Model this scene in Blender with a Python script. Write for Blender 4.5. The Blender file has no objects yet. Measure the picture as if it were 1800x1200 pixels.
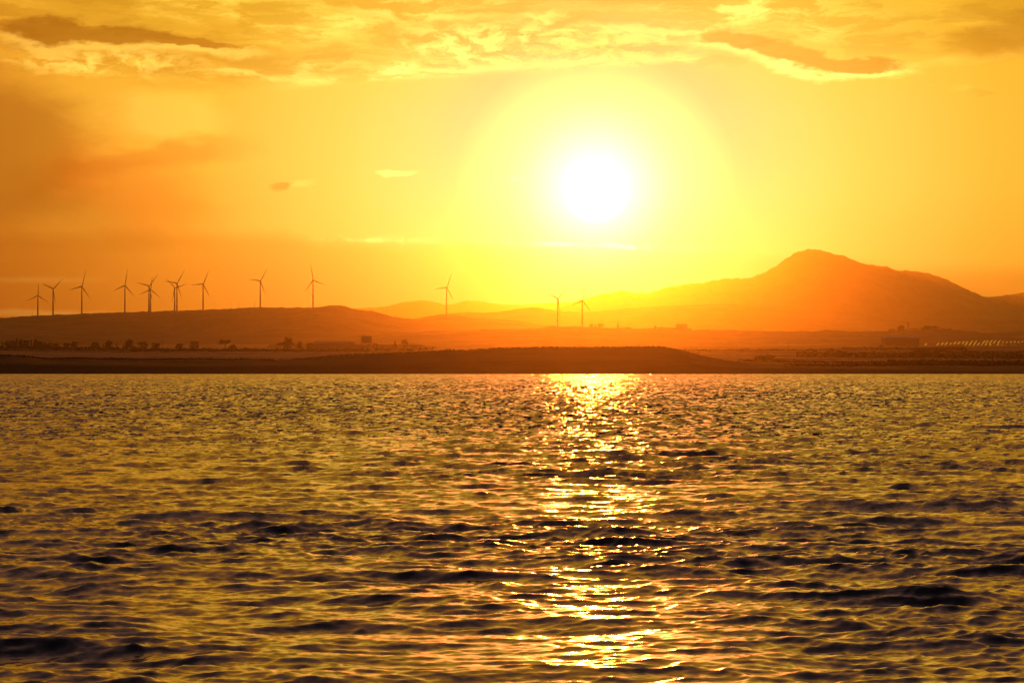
import bpy, bmesh, math, random
import numpy as np
from mathutils import Vector, Matrix

random.seed(7)
rng = np.random.default_rng(11)
sc = bpy.context.scene
col = sc.collection
R = math.radians

# ------------------------------------------------------------------ camera
F, HZ, CAMH = 5250.0, 651.0, 1.7          # focal length in photo pixels, horizon row, eye height
PITCH = math.atan((HZ - 600.0) / F)
cam = bpy.data.cameras.new('camera')
cam.sensor_width = 36.0
cam.lens = 36.0 * F / 1800.0
cam.clip_start = 0.3
cam.clip_end = 80000.0
camo = bpy.data.objects.new('camera', cam)
camo.location = (0, 0, CAMH)
camo.rotation_euler = (math.pi / 2 + PITCH, 0, 0)
col.objects.link(camo)
sc.camera = camo


def ray(u, v):
    a, b = (u - 900.0) / F, (600.0 - v) / F
    cp, sp = math.cos(PITCH), math.sin(PITCH)
    return Vector((a, cp - sp * b, sp + cp * b))


def at(u, v, D):
    """point at distance D north of the camera seen towards (u, v)"""
    d = ray(u, v)
    return Vector((d.x / d.y * D, D, CAMH + d.z / d.y * D))


def azel(u, v):
    d = ray(u, v).normalized()
    return math.atan2(d.x, d.y), math.asin(d.z)


SUN_AZ, SUN_EL = azel(1047, 335)
SUN_DIR = ray(1047, 335).normalized()

# ------------------------------------------------------------------ render settings
sc.view_settings.view_transform = 'Standard'
sc.view_settings.look = 'None'
sc.view_settings.gamma = 1.0
sc.view_settings.exposure = 0.0
sc.view_settings.use_curve_mapping = False
sc.render.engine = 'CYCLES'
sc.cycles.max_bounces = 4
sc.cycles.diffuse_bounces = 1
sc.cycles.glossy_bounces = 2
sc.cycles.transmission_bounces = 0
sc.cycles.volume_bounces = 0
sc.cycles.use_denoising = True

# ------------------------------------------------------------------ node helper
class X:
    """a socket with arithmetic"""
    def __init__(s, t, k): s.t, s.k = t, k
    def _m(s, op, *o):
        n = s.t.nodes.new('ShaderNodeMath'); n.operation = op
        for i, q in enumerate((s,) + o):
            if isinstance(q, X): s.t.links.new(q.k, n.inputs[i])
            else: n.inputs[i].default_value = float(q)
        return X(s.t, n.outputs[0])
    def __add__(s, o): return s._m('ADD', o)
    __radd__ = __add__
    def __sub__(s, o): return s._m('SUBTRACT', o)
    def __rsub__(s, o): return (s * -1.0) + o
    def __mul__(s, o): return s._m('MULTIPLY', o)
    __rmul__ = __mul__
    def __truediv__(s, o): return s._m('DIVIDE', o)
    def pw(s, o): return s._m('POWER', o)
    def mx(s, o): return s._m('MAXIMUM', o)
    def mn(s, o): return s._m('MINIMUM', o)
    def sqrt(s): return s._m('SQRT')
    def exp(s): return s._m('EXPONENT')
    def step(s, a, b):                     # smoothstep from a (0) to b (1); a > b reverses
        n = s.t.nodes.new('ShaderNodeMapRange'); n.interpolation_type = 'SMOOTHSTEP'
        s.t.links.new(s.k, n.inputs['Value'])
        if a > b:
            n.inputs['From Min'].default_value = b; n.inputs['From Max'].default_value = a
            n.inputs['To Min'].default_value = 1; n.inputs['To Max'].default_value = 0
        else:
            n.inputs['From Min'].default_value = a; n.inputs['From Max'].default_value = b
        return X(s.t, n.outputs[0])
    def curve(s, pts):                     # piecewise linear through (x, y)
        x0, x1 = pts[0][0], pts[-1][0]
        top = max(p[1] for p in pts)
        n = s.t.nodes.new('ShaderNodeValToRGB')
        q = (s - x0) / (x1 - x0)
        s.t.links.new(q.k, n.inputs[0])
        cr = n.color_ramp
        while len(cr.elements) < len(pts): cr.elements.new(0.5)
        for e, (x, y) in zip(cr.elements, pts): e.position = (x - x0) / (x1 - x0)
        for e, (x, y) in zip(cr.elements, pts):
            c = y / top; e.color = (c, c, c, 1)
        return X(s.t, n.outputs[0]) * top


def comb(t, x, y, z=0.0):
    n = t.nodes.new('ShaderNodeCombineXYZ')
    for i, q in enumerate((x, y, z)):
        if isinstance(q, X): t.links.new(q.k, n.inputs[i])
        else: n.inputs[i].default_value = q
    return n.outputs[0]


def noise(t, vec, scale, detail=4, rough=0.55, dist=0.0):
    n = t.nodes.new('ShaderNodeTexNoise'); n.noise_dimensions = '3D'
    if vec is not None: t.links.new(vec, n.inputs['Vector'])
    n.inputs['Scale'].default_value = scale; n.inputs['Detail'].default_value = detail
    n.inputs['Roughness'].default_value = rough; n.inputs['Distortion'].default_value = dist
    return n

# ------------------------------------------------------------------ world: evening sky with clouds
SKY_STRENGTH = 0.1
world = bpy.data.worlds.new('World'); sc.world = world; world.use_nodes = True
t = world.node_tree
bg = t.nodes['Background']; bg.inputs['Strength'].default_value = SKY_STRENGTH
sky = t.nodes.new('ShaderNodeTexSky'); sky.sky_type = 'NISHITA'; sky.sun_disc = False
sky.sun_elevation = SUN_EL; sky.sun_rotation = SUN_AZ
sky.air_density = 1.5; sky.dust_density = 4.0; sky.ozone_density = 1.0
ssep = t.nodes.new('ShaderNodeSeparateColor'); t.links.new(sky.outputs[0], ssep.inputs[0])
tc = t.nodes.new('ShaderNodeTexCoord')
sep = t.nodes.new('ShaderNodeSeparateXYZ'); t.links.new(tc.outputs['Generated'], sep.inputs[0])
dx, dy, dz = (X(t, sep.outputs[i]) for i in range(3))
az = dx._m('ARCTAN2', dy)
el = dz.mx(-1).mn(1)._m('ARCSINE')
K = 10.0                                    # 10 units per radian ~ 525 photo pixels per unit
PX = K / F


def sxy(u, v):
    a, e = azel(u, v)
    return a * K, e * K


A0, E0 = az * K, el * K
# angular distance from the sun, in photo-pixel units
dot = (dx * SUN_DIR.x + dy * SUN_DIR.y + dz * SUN_DIR.z).mx(-1).mn(1)
r = dot._m('ARCCOSINE') * F
# warped coordinates for ragged cloud edges
base = comb(t, A0 * 1.0, E0 * 2.6)
nw = noise(t, base, 2.2, 5, 0.6)
sw = t.nodes.new('ShaderNodeSeparateColor'); t.links.new(nw.outputs['Color'], sw.inputs[0])
nw2 = noise(t, base, 9.0, 5, 0.65)
sw2 = t.nodes.new('ShaderNodeSeparateColor'); t.links.new(nw2.outputs['Color'], sw2.inputs[0])
WA = (X(t, sw.outputs[0]) - 0.5) * 0.34 + (X(t, sw2.outputs[0]) - 0.5) * 0.10
WE = (X(t, sw.outputs[1]) - 0.5) * 0.16 + (X(t, sw2.outputs[1]) - 0.5) * 0.05
A, E = A0 + WA, E0 + WE
As, Es = A0 + WA * 0.35, E0 + WE * 0.35     # gentler warp
fine = X(t, noise(t, comb(t, A0 * 0.62 + WA * 1.2, E0 * 3.0 + WE * 2.0), 7.0, 6, 0.53).outputs['Fac'])
puff = X(t, noise(t, comb(t, A0 * 1.0 + WA, E0 * 2.2 + WE * 2), 13.0, 6, 0.60).outputs['Fac'])
veiln = X(t, noise(t, comb(t, A0 * 0.55 + WA, E0 * 2.3 + E0 * 0 + A0 * 0.25), 2.1, 6, 0.6).outputs['Fac'])
broad = X(t, noise(t, comb(t, A0 + 3.1, E0 * 1.8), 1.0, 3, 0.5).outputs['Fac'])


def ell(u, v, ru, rv, slope=0.0, a=1.0, b=0.55, soft=True, AA=None, EE=None):
    """soft elliptical region centred towards (u, v); slope in px per px (down to the right)"""
    cu, cv = sxy(u, v)
    p = (AA or A) - cu
    q = (EE or E) - cv
    q2 = q + p * slope
    d = ((p / (ru * PX)).pw(2) + (q2 / (rv * PX)).pw(2)).sqrt()
    return d.step(a, b)

# --- clear-air colour: glow round the sun over a warm horizon, cooler overhead
rc = r.mn(8000.0)
glowR = rc.curve([(0, 10), (40, 5), (70, 1.8), (150, .95), (280, .40), (420, .50), (700, .86), (1100, .98), (1600, .43), (2400, .17), (4000, .034), (8000, .008)])
glowG = rc.curve([(0, 10), (40, 5), (70, 1.8), (150, .78), (205, .36), (253, .30), (303, .48), (353, .585), (403, .64), (520, .64), (700, .54), (1100, .42), (1600, .20), (2400, .095), (4000, .024), (8000, .006)])
glowB = rc.curve([(0, 4), (34, 2.0), (54, 1.35), (68, 1.14), (82, .98), (104, .76), (125, .60), (150, .46), (240, .28), (320, .22), (450, .13), (700, .05), (1100, .032), (1600, .10), (2400, .078), (4000, .034), (8000, .005)])
# nishita adds the high sky, tinted by the warm balance of the picture
up = el.step(0.02, 0.55)
nr = X(t, ssep.outputs[0]) * 0.10 * 0.46 * up
ng = X(t, ssep.outputs[1]) * 0.10 * 0.37 * up
nb = X(t, ssep.outputs[2]) * 0.10 * 0.52 * up
gmask = 1.0
# overall dimming towards the horizon haze and the zenith
vert = (el * F).curve([(-400, .35), (0, .72), (60, .80), (210, .93), (320, 1.0), (650, .96), (1000, .80), (2000, .66), (4000, .52), (8246, .45)])
redden = (el * F).curve([(-400, .6), (0, .66), (100, .80), (215, .93), (320, 1.0), (8246, 1.0)])
hiR = (el * F).curve([(-400, 1), (0, 1), (500, 1), (700, .86), (1000, .86), (1400, .94), (8246, .94)])
hiB = (el * F).curve([(-400, 1), (0, 1), (450, 1), (650, .6), (950, .65), (1500, 1), (8246, 1)])
cr_, cg_, cb_ = glowR * vert * hiR + nr, glowG * vert * redden + ng, glowB * vert * redden * hiB + nb

# --- clouds: multiplier M (shade) and add L (silver lining)
M = None
def shade(m, amt):
    global M
    f = 1.0 - m * amt
    M = f if M is None else M * f


def line(pts):                             # a height (in photo rows) that varies with azimuth
    return A0.curve([(sxy(u, 300)[0], v) for u, v in pts])
def az_in(u0, u1): return A0.step(sxy(u0, 300)[0], sxy(u1, 300)[0])
row = (el * -F) + HZ                        # picture-row like elevation measure
# low stratus sheet lying along the horizon, its top edge lit
edge = line([(-900, 420), (150, 412), (250, 407), (500, 409), (560, 424), (700, 426), (800, 421), (900, 428), (1000, 431), (1090, 434), (1150, 441), (1330, 444), (1600, 470), (2400, 480)])
vv = row + WE * 90 + WA * 40 - edge
shade(vv.step(-14, 26) * row.step(700, 600) * (1.0 - az_in(820, 980) * az_in(1500, 1240) * 0.7), 0.33)
shade(vv.step(0, 150), 0.18)
brk = X(t, noise(t, comb(t, A0 * 1.0, E0 * 0.6), 9.0, 4, 0.6).outputs['Fac'])
rim_line = ((vv + 1).pw(2) * -0.075).exp() * az_in(530, 640) * az_in(1400, 1150) * brk.step(0.36, 0.58)
rim_line2 = ((vv + 5).pw(2) * -0.03).exp() * az_in(430, 560) * az_in(1500, 1250) * fine.step(0.5, 0.66)

# big dim mass on the left, open window to its right
mass = ell(-40, 270, 235, 160, 0.05, 1.1, 0.55)
tongue = ell(270, 275, 200, 34, -0.10, 1.15, 0.35)
mass2 = ell(120, 400, 350, 70, -0.2, 1.5, 0.1, AA=As)
massl = ell(-120, 440, 360, 340, 0, 1.4, 0.1, AA=As)
window = ell(300, 205, 120, 48, 0.1, 1.15, 0.4)
shade(mass, 0.42); shade(tongue, 0.24); shade(mass2, 0.14); shade(massl, 0.26)
shade(ell(200, 345, 190, 85, 0.1, 1.2, 0.3), 0.26)

# upper cloud deck with a ragged lower edge
deckl = line([(-900, 140), (0, 140), (300, 160), (480, 160), (640, 142), (900, 124), (1180, 112), (1330, 122), (1560, 120), (1700, 104), (2600, 110)])
d2 = deckl - (row + WE * 95 + WA * 40)     # > 0 inside the deck
deck = d2.step(-14, 40)
shade(deck * az_in(1250, 1500), 0.0)
shade(deck * veiln.step(0.62, 0.42) * (1.0 - az_in(1150, 1400) * 0.5), 0.17)
shade(deck * fine.step(0.54, 0.40), 0.13)
deckedge = ((d2 - 6).pw(2) * -0.014).exp() * az_in(420, 700) * az_in(1300, 1180) * fine.step(0.34, 0.52)
fib = fine.step(0.43, 0.64)
pf = puff.step(0.40, 0.60)
inner = (d2.step(0, 14)) * d2.step(105, 60) * az_in(600, 820) * az_in(1280, 1150)
bank1 = inner * pf * ell(960, 88, 330, 52, 0.08, 1.2, 0.5)
bank2 = ell(1120, 60, 190, 24, -0.20, 1.4, 0.2) * fib
bank3 = ell(960, 33, 58, 13, 0, 1.2, 0.3) * puff.step(0.36, 0.52)
bank4 = ell(706, 112, 38, 11, -0.1, 1.2, 0.3) * puff.step(0.34, 0.50)
bank5 = ell(760, 14, 170, 34, -0.1, 1.4, 0.2) * fib
bank6 = ell(1330, 14, 230, 38, 0.10, 1.4, 0.1) * fib
bank7 = ell(170, 114, 190, 17, 0.02, 1.4, 0.2) * pf
bank8 = ell(420, 30, 420, 46, 0.03, 1.5, 0.1) * veiln.step(0.46, 0.62) * fine.step(0.38, 0.6)
bank9 = ell(480, 128, 200, 18, -0.03, 1.4, 0.2, AA=As) * fib
bank10 = ell(1560, 40, 200, 40, 0.1, 1.4, 0.2) * veiln.step(0.44, 0.62)

# the dark cloud bars with bright undersides
def bar(parts, grow, drop):
    m = n = None
    for (u, v, ru, rv, sl_) in parts:
        e1 = ell(u, v, ru, rv, sl_, 1.12, 0.66)
        e2 = ell(u, v + drop, ru + grow * 1.6, rv + grow, sl_, 1.15, 0.55)
        m = e1 if m is None else m.mx(e1); n = e2 if n is None else n.mx(e2)
    return m, (n - m).mx(0)
tl, tlr = bar([(90, 62, 92, 25, 0.03), (200, 68, 150, 20, 0.02), (330, 76, 110, 11, 0.04)], 9, 9)
dr, drr = bar([(1290, 72, 92, 17, 0.14), (1380, 92, 110, 21, 0.16), (1500, 107, 86, 15, 0.05)], 8, 8)
crn = (ell(1800, 62, 140, 38, -0.18, 1.2, 0.4) + ell(1750, 12, 90, 36, 0, 1.3, .4) * 0.6).mn(1.0)
crr = (ell(1740, 96, 150, 14, -0.10, 1.2, 0.4) - crn).mx(0)
shade(tl, 0.42); shade(dr, 0.34); shade(crn, 0.34)
wisp1 = ell(508, 324, 27, 8, -0.14, 1.15, 0.5, AA=A0 + WA * .5, EE=E0 + WE * .5)
wisp1b = ell(536, 321, 34, 8, -0.12, 1.2, 0.3, AA=A0 + WA * .5, EE=E0 + WE * .5) * (1.0 - wisp1)
shade(wisp1, 0.30)
wisp2 = ell(700, 300, 40, 6, -0.02, 1.15, 0.55, AA=A0 + WA * .5, EE=E0 + WE * .6) * puff.step(0.3, 0.45)
wisp3 = ell(905, 318, 18, 4, 0, 1.2, 0.4, AA=As, EE=Es)
wisp4 = ell(1715, 163, 34, 9, 0, 1.2, 0.4) * puff.step(0.35, 0.5)
shade(wisp4, 0.14)
wisp4b = ell(1690, 158, 60, 12, 0.1, 1.3, 0.3) * pf
streak1 = ell(60, 490, 130, 6, 0, 1.4, 0.2, AA=As, EE=Es)
streak2 = ell(60, 549, 150, 8, 0.02, 1.4, 0.2, AA=As, EE=Es)
wisp5 = ell(868, 447, 24, 6, -0.1, 1.2, 0.3, AA=As, EE=Es)
# high, wide veil beyond the top of the frame and all round the sky
hi = (el * F).step(620, 1000) * veiln.step(0.38, 0.66)
shade(hi, 0.35)
shade(broad.step(0.35, 0.65) * (el * F).step(500, 1200), 0.20)

L = (rim_line * 0.8 + rim_line2 * 0.25 + deckedge * 0.75 + bank1 * 0.85 + bank2 * 0.6 + bank3 * 0.6 + bank4 * 0.6 + bank5 * 0.55 + bank6 * 0.55
     + bank7 * 0.75 + bank8 * 0.6 + bank9 * 0.55 + bank10 * 0.35 + tlr * 0.45 + drr * 0.75
     + crr * 0.2 + wisp1b * 0.22 + wisp2 * 0.55 + wisp3 * 0.3 + wisp5 * 0.25 + streak1 * 0.12 + streak2 * 0.22 + window * 0.22 + wisp4b * 0.14)
lit = glowG.mn(1.2) * 1.3 + 0.10           # how strongly a cloud edge lights up near the sun
thin = ell(235, 320, 180, 95, 0.15, 1.2, 0.3)
fr, fg, fb = cr_ * M + L * lit * 0.9 + thin * 0.20, cg_ * M.pw(1.32) + L * lit * 0.74, cb_ * M.pw(1.5) + L * lit * lit * 0.23
# below the horizon
gnd = el.step(-0.004, -0.03)
s_ = 1.0 / SKY_STRENGTH
outc = t.nodes.new('ShaderNodeCombineColor')
for i, (q, g) in enumerate(zip((fr, fg, fb), (0.05, 0.025, 0.01))):
    q = (q * (1.0 - gnd) + gnd * g) * s_
    t.links.new(q.k, outc.inputs[i])
t.links.new(outc.outputs[0], bg.inputs['Color'])
world.cycles.sampling_method = 'MANUAL'
world.cycles.sample_map_resolution = 2048

# ------------------------------------------------------------------ sun
sl = bpy.data.lights.new('sun', 'SUN')
sl.energy = 0.66
sl.angle = R(0.5)
sl.color = (1.0, 0.198, 0.012)
so = bpy.data.objects.new('sun', sl)
so.rotation_euler = (-SUN_DIR).to_track_quat('-Z', 'Y').to_euler()
so.location = (0, 0, 500)
col.objects.link(so)

# ------------------------------------------------------------------ haze
HAZE_DENSITY = 2.4e-5
HAZE_G = 0.952

# ------------------------------------------------------------------ mesh / object helpers
def tag(o, label=None, cat=None, group=None, kind=None):
    if label: o['label'] = label
    if cat: o['category'] = cat
    if group: o['group'] = group
    if kind: o['kind'] = kind
    return o


def link(name, me, mat=None, parent=None):
    o = bpy.data.objects.new(name, me)
    if mat is not None and me is not None and len(me.materials) == 0: me.materials.append(mat)
    col.objects.link(o)
    if parent is not None: o.parent = parent
    return o


def empty(name, loc, rz=0.0):
    o = bpy.data.objects.new(name, None); o.location = loc; o.rotation_euler = (0, 0, rz)
    o.empty_display_size = 5
    col.objects.link(o)
    return o


def kids(o): return [c for c in col.objects if c.parent == o]


def copy_tree(o, parent=None):
    ch = list(o.children)
    c = o.copy(); col.objects.link(c)
    if parent is not None: c.parent = parent
    for k in ch: copy_tree(k, c)
    return c


def grid_mesh(name, P, smooth=True):
    """P: rows x cols x 3"""
    n, m = P.shape[:2]
    me = bpy.data.meshes.new(name)
    me.vertices.add(n * m)
    me.vertices.foreach_set('co', P.reshape(-1).astype(np.float32))
    i = np.arange(n * m).reshape(n, m)
    q = np.stack([i[:-1, :-1], i[:-1, 1:], i[1:, 1:], i[1:, :-1]], -1).reshape(-1)
    nf = (n - 1) * (m - 1)
    me.loops.add(nf * 4); me.loops.foreach_set('vertex_index', q.astype(np.int32))
    me.polygons.add(nf)
    me.polygons.foreach_set('loop_start', np.arange(nf, dtype=np.int32) * 4)
    me.polygons.foreach_set('loop_total', np.full(nf, 4, dtype=np.int32))
    me.update(calc_edges=True)
    if smooth: me.polygons.foreach_set('use_smooth', np.ones(nf, dtype=bool))
    return me


class MB:
    def __init__(s): s.v, s.f = [], []
    def box(s, x0, x1, y0, y1, z0, z1):
        b = len(s.v)
        s.v += [(x0, y0, z0), (x1, y0, z0), (x1, y1, z0), (x0, y1, z0), (x0, y0, z1), (x1, y0, z1), (x1, y1, z1), (x0, y1, z1)]
        s.f += [tuple(b + k for k in q) for q in ((0, 3, 2, 1), (4, 5, 6, 7), (0, 1, 5, 4), (1, 2, 6, 5), (2, 3, 7, 6), (3, 0, 4, 7))]
        return s
    def cone(s, p, q, r0, r1, n=8):
        p, q = Vector(p), Vector(q); d = (q - p).normalized()
        a = d.orthogonal().normalized(); c = d.cross(a)
        b = len(s.v)
        for o, rr in ((p, r0), (q, r1)):
            for k in range(n):
                w = 2 * math.pi * k / n
                s.v.append(tuple(o + (a * math.cos(w) + c * math.sin(w)) * rr))
        for k in range(n):
            j = (k + 1) % n
            s.f.append((b + k, b + j, b + n + j, b + n + k))
        s.f.append(tuple(b + n - 1 - k for k in range(n))); s.f.append(tuple(b + n + k for k in range(n)))
        return s
    def mesh(s, name, smooth=False):
        me = bpy.data.meshes.new(name); me.from_pydata(s.v, [], s.f); me.update()
        if smooth:
            for p in me.polygons: p.use_smooth = True
        return me


def mat(name, c, c2=None, scale=1.0, rough=0.9, spec=0.2, obj=False, detail=5):
    m = bpy.data.materials.new(name); m.use_nodes = True
    tt = m.node_tree; b = tt.nodes['Principled BSDF']
    b.inputs['Roughness'].default_value = rough
    b.inputs['Specular IOR Level'].default_value = spec
    if c2 is None: c2 = tuple(k * 0.7 for k in c)
    co = tt.nodes.new('ShaderNodeTexCoord')
    n = noise(tt, co.outputs['Object'], scale, detail, 0.6)
    rp = tt.nodes.new('ShaderNodeValToRGB')
    rp.color_ramp.elements[0].position = 0.35; rp.color_ramp.elements[1].position = 0.65
    rp.color_ramp.elements[0].color = (*c2, 1); rp.color_ramp.elements[1].color = (*c, 1)
    tt.links.new(n.outputs['Fac'], rp.inputs[0]); tt.links.new(rp.outputs[0], b.inputs['Base Color'])
    return m


# lattice noise in numpy
_tab = rng.random((256, 256))
def vn(x, y):
    xi, yi = np.floor(x).astype(np.int64), np.floor(y).astype(np.int64)
    fx, fy = x - xi, y - yi
    fx = fx * fx * (3 - 2 * fx); fy = fy * fy * (3 - 2 * fy)
    g = lambda a, b: _tab[a & 255, b & 255]
    return (g(xi, yi) * (1 - fx) + g(xi + 1, yi) * fx) * (1 - fy) + (g(xi, yi + 1) * (1 - fx) + g(xi + 1, yi + 1) * fx) * fy - 0.5
def fbm(x, y, o=5, g=0.5):
    s = 0; a = 1.0
    for k in range(o):
        s = s + a * vn(x + 17.3 * k, y - 9.1 * k); x = x * 2.03; y = y * 2.03; a *= g
    return s

# ------------------------------------------------------------------ ground
def vz(v, D): return CAMH + (HZ - v) / F * D * (1 + 0.0)   # height seen at row v at distance D
RINGS = [
    (1470, None, -2.5), (1496, None, -0.35), (1502, None, 0.25),
    (1530, [(0, 641), (400, 644), (700, 640), (1000, 634), (1200, 638), (1300, 647), (1800, 651)], 0),
    (1620, [(-400, 624), (0, 626), (63, 629), (77, 632), (140, 630), (163, 631), (233, 633), (385, 633), (440, 632), (455, 634), (497, 632), (567, 627), (613, 624), (648, 622), (740, 619), (833, 616.5),
            (857, 614), (950, 612), (1067, 610.5), (1165, 611), (1184, 613), (1208, 618), (1230, 625), (1256, 631), (1295, 636), (1338, 640), (1403, 643), (1800, 645), (2200, 644)], 0),
    (1900, [(0, 630), (500, 634), (760, 622), (833, 617.5), (857, 615), (950, 613), (1067, 612.5), (1165, 613), (1208, 625), (1240, 633), (1338, 639), (1500, 640), (1800, 641)], 0),
    (2300, [(0, 624), (230, 626), (500, 627), (640, 620), (760, 618), (1000, 620), (1208, 627), (1340, 630), (1500, 632), (1800, 634)], 0),
    (3000, [(0, 616), (235, 619), (560, 619), (760, 616), (1000, 617), (1200, 617), (1480, 618), (1620, 620), (1800, 621)], 0),
    (3800, [(0, 614), (500, 615), (800, 614.5), (1200, 614), (1480, 612), (1620, 611), (1800, 610)], 0),
    (4500, [(0, 612), (500, 613), (800, 612), (1200, 610), (1480, 609), (1620, 608.5), (1800, 607.5)], 0),
    (6500, [(0, 607), (800, 606), (1200, 604), (1480, 600), (1800, 596)], 0),
    (9000, None, 62.0), (22000, None, 70.0)]
RD = np.array([q[0] for q in RINGS], float)


def ring_z(k, u):
    D, prof, z = RINGS[k]
    if prof is None: return np.full_like(u, z, dtype=float)
    a = np.array(prof, float)
    v = np.interp(u, a[:, 0], a[:, 1])
    for d in (6, 12): v = (v + np.interp(u - d, a[:, 0], a[:, 1]) + np.interp(u + d, a[:, 0], a[:, 1])) / 3
    return vz(v, D)


def ground_z(x, y):
    x = np.asarray(x, float); y = np.asarray(y, float)
    u = 900 + F * x / np.maximum(y, 1.0)
    Z = np.stack([ring_z(k, u) for k in range(len(RINGS))], 0)
    k = np.clip(np.searchsorted(RD, y, side='right') - 1, 0, len(RD) - 2)
    f = (y - RD[k]) / (RD[k + 1] - RD[k]); f = np.clip(f, 0, 1)
    idx = np.indices(k.shape)
    z0 = np.take_along_axis(Z, k[None], 0)[0]; z1 = np.take_along_axis(Z, k[None] + 1, 0)[0]
    z = z0 * (1 - f) + z1 * f
    w = np.clip((y - 1500) / 80, 0, 1)
    z = z + w * (fbm(x / 60, y / 90, 5) * 0.9 + fbm(x / 9, y / 25, 3) * 0.30) + w * np.clip((y - 2400) / 3000, 0, 1) * fbm(x / 300, y / 300, 4) * 4
    return z


gd = np.concatenate([np.linspace(1470, 1700, 70), np.linspace(1706, 2400, 70), np.linspace(2415, 4600, 90), np.linspace(4650, 21600, 90)])
ga = np.concatenate([np.linspace(-0.9, -0.20, 60)[:-1], np.linspace(-0.20, 0.20, 620), np.linspace(0.20, 0.9, 60)[1:]])
Yg, Ag = np.meshgrid(gd, ga, indexing='ij')
Xg = Yg * Ag
Xg = np.clip(Xg, -11800, 11800)
Pg = np.stack([Xg, Yg, ground_z(Xg, Yg)], -1)
mg = bpy.data.materials.new('dry_field'); mg.use_nodes = True
tt = mg.node_tree; b = tt.nodes['Principled BSDF']; b.inputs['Roughness'].default_value = 0.95; b.inputs['Specular IOR Level'].default_value = 0.1
gco = tt.nodes.new('ShaderNodeTexCoord')
mp = tt.nodes.new('ShaderNodeMapping'); mp.inputs['Scale'].default_value = (0.0035, 0.012, 0.0); tt.links.new(gco.outputs['Object'], mp.inputs[0])
nn = noise(tt, mp.outputs[0], 1.0, 6, 0.6)
mp2 = tt.nodes.new('ShaderNodeMapping'); mp2.inputs['Scale'].default_value = (0.05, 0.05, 0.0); tt.links.new(gco.outputs['Object'], mp2.inputs[0])
nn2 = noise(tt, mp2.outputs[0], 1.0, 5, 0.65)
gs = tt.nodes.new('ShaderNodeSeparateXYZ'); tt.links.new(gco.outputs['Object'], gs.inputs[0])
yy = X(tt, gs.outputs[1])
xx = X(tt, gs.outputs[0])
far = yy.step(1720, 2150)                      # scrubby bank, then pale stubble fields
leftf = (xx / yy).step(0.02, -0.05)
fac = (X(tt, nn.outputs['Fac']) + leftf * 0.12).step(0.50, 0.62) * 0.75 + X(tt, nn2.outputs['Fac']).step(0.4, 0.65) * 0.25
def gmix(a, c): return fac * c + (1.0 - fac) * a
cc = tt.nodes.new('ShaderNodeCombineColor')
for i, (s0, s1, f0, f1) in enumerate(((.014, .034, .03, .42), (.010, .025, .022, .30), (.006, .013, .011, .145))):
    q = gmix(s0, s1) * (1.0 - far) + gmix(f0, f1) * far
    tt.links.new(q.k, cc.inputs[i])
tt.links.new(cc.outputs[0], b.inputs['Base Color'])
ground = link('ground', grid_mesh('ground', Pg), mg)
tag(ground, 'dry brown lake shore with pale stubble fields and a smooth mound', kind='structure')

# ------------------------------------------------------------------ hills
def hill(name, label, D0, prof, wf, wb, m, base=55.0, du=4.0, rough=1.0, rows=46, sil=0.0):
    a = np.array(prof, float)
    u = np.arange(a[0, 0], a[-1, 0] + du, du)
    v = np.interp(u, a[:, 0], a[:, 1])
    v = (v * 2 + np.interp(u - 7, a[:, 0], a[:, 1]) + np.interp(u + 7, a[:, 0], a[:, 1])) / 4
    crest = vz(v, D0)
    xs = (u - 900) / F * D0
    s = np.linspace(-1, 1, rows * 2 + 1)
    S, C = np.meshgrid(s, crest, indexing='ij')
    Xx = np.meshgrid(s, xs, indexing='ij')[1]
    Dd = D0 + np.where(S < 0, S * wf, S * wb)
    sh = np.clip(1 - np.abs(S), 0, 1)
    sh = sh ** 1.25 * 0.55 + (sh * sh * (3 - 2 * sh)) * 0.45
    gul = fbm(Xx / (wf * 0.16) + Dd / wf * 1.5, Dd / (wf * 0.7), 5, 0.55)
    H = np.maximum(C - base, 3)
    Z = base + H * sh + rough * gul * H * 0.34 * np.sin(np.pi * np.clip(np.abs(S), 0, 1)) * (S < 0.2)
    Z = Z + sil * 1.1 * fbm(Xx / 30, Dd / 60, 5, 0.7)
    e = np.clip(np.abs(S) * 12 - 11, 0, 1)
    Z = Z * (1 - e) + (base - 12) * e
    o = link(name, grid_mesh(name, np.stack([Xx, Dd, Z], -1)), m)
    return tag(o, label, kind='structure')

m_scrub = mat('hill_scrub', (.16, .125, .07), (.06, .055, .03), 0.006, 0.95, 0.1, detail=9)
m_rock = mat('mountain_rock', (.15, .12, .08), (.07, .06, .035), 0.003, 0.95, 0.1, detail=10)

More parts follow.
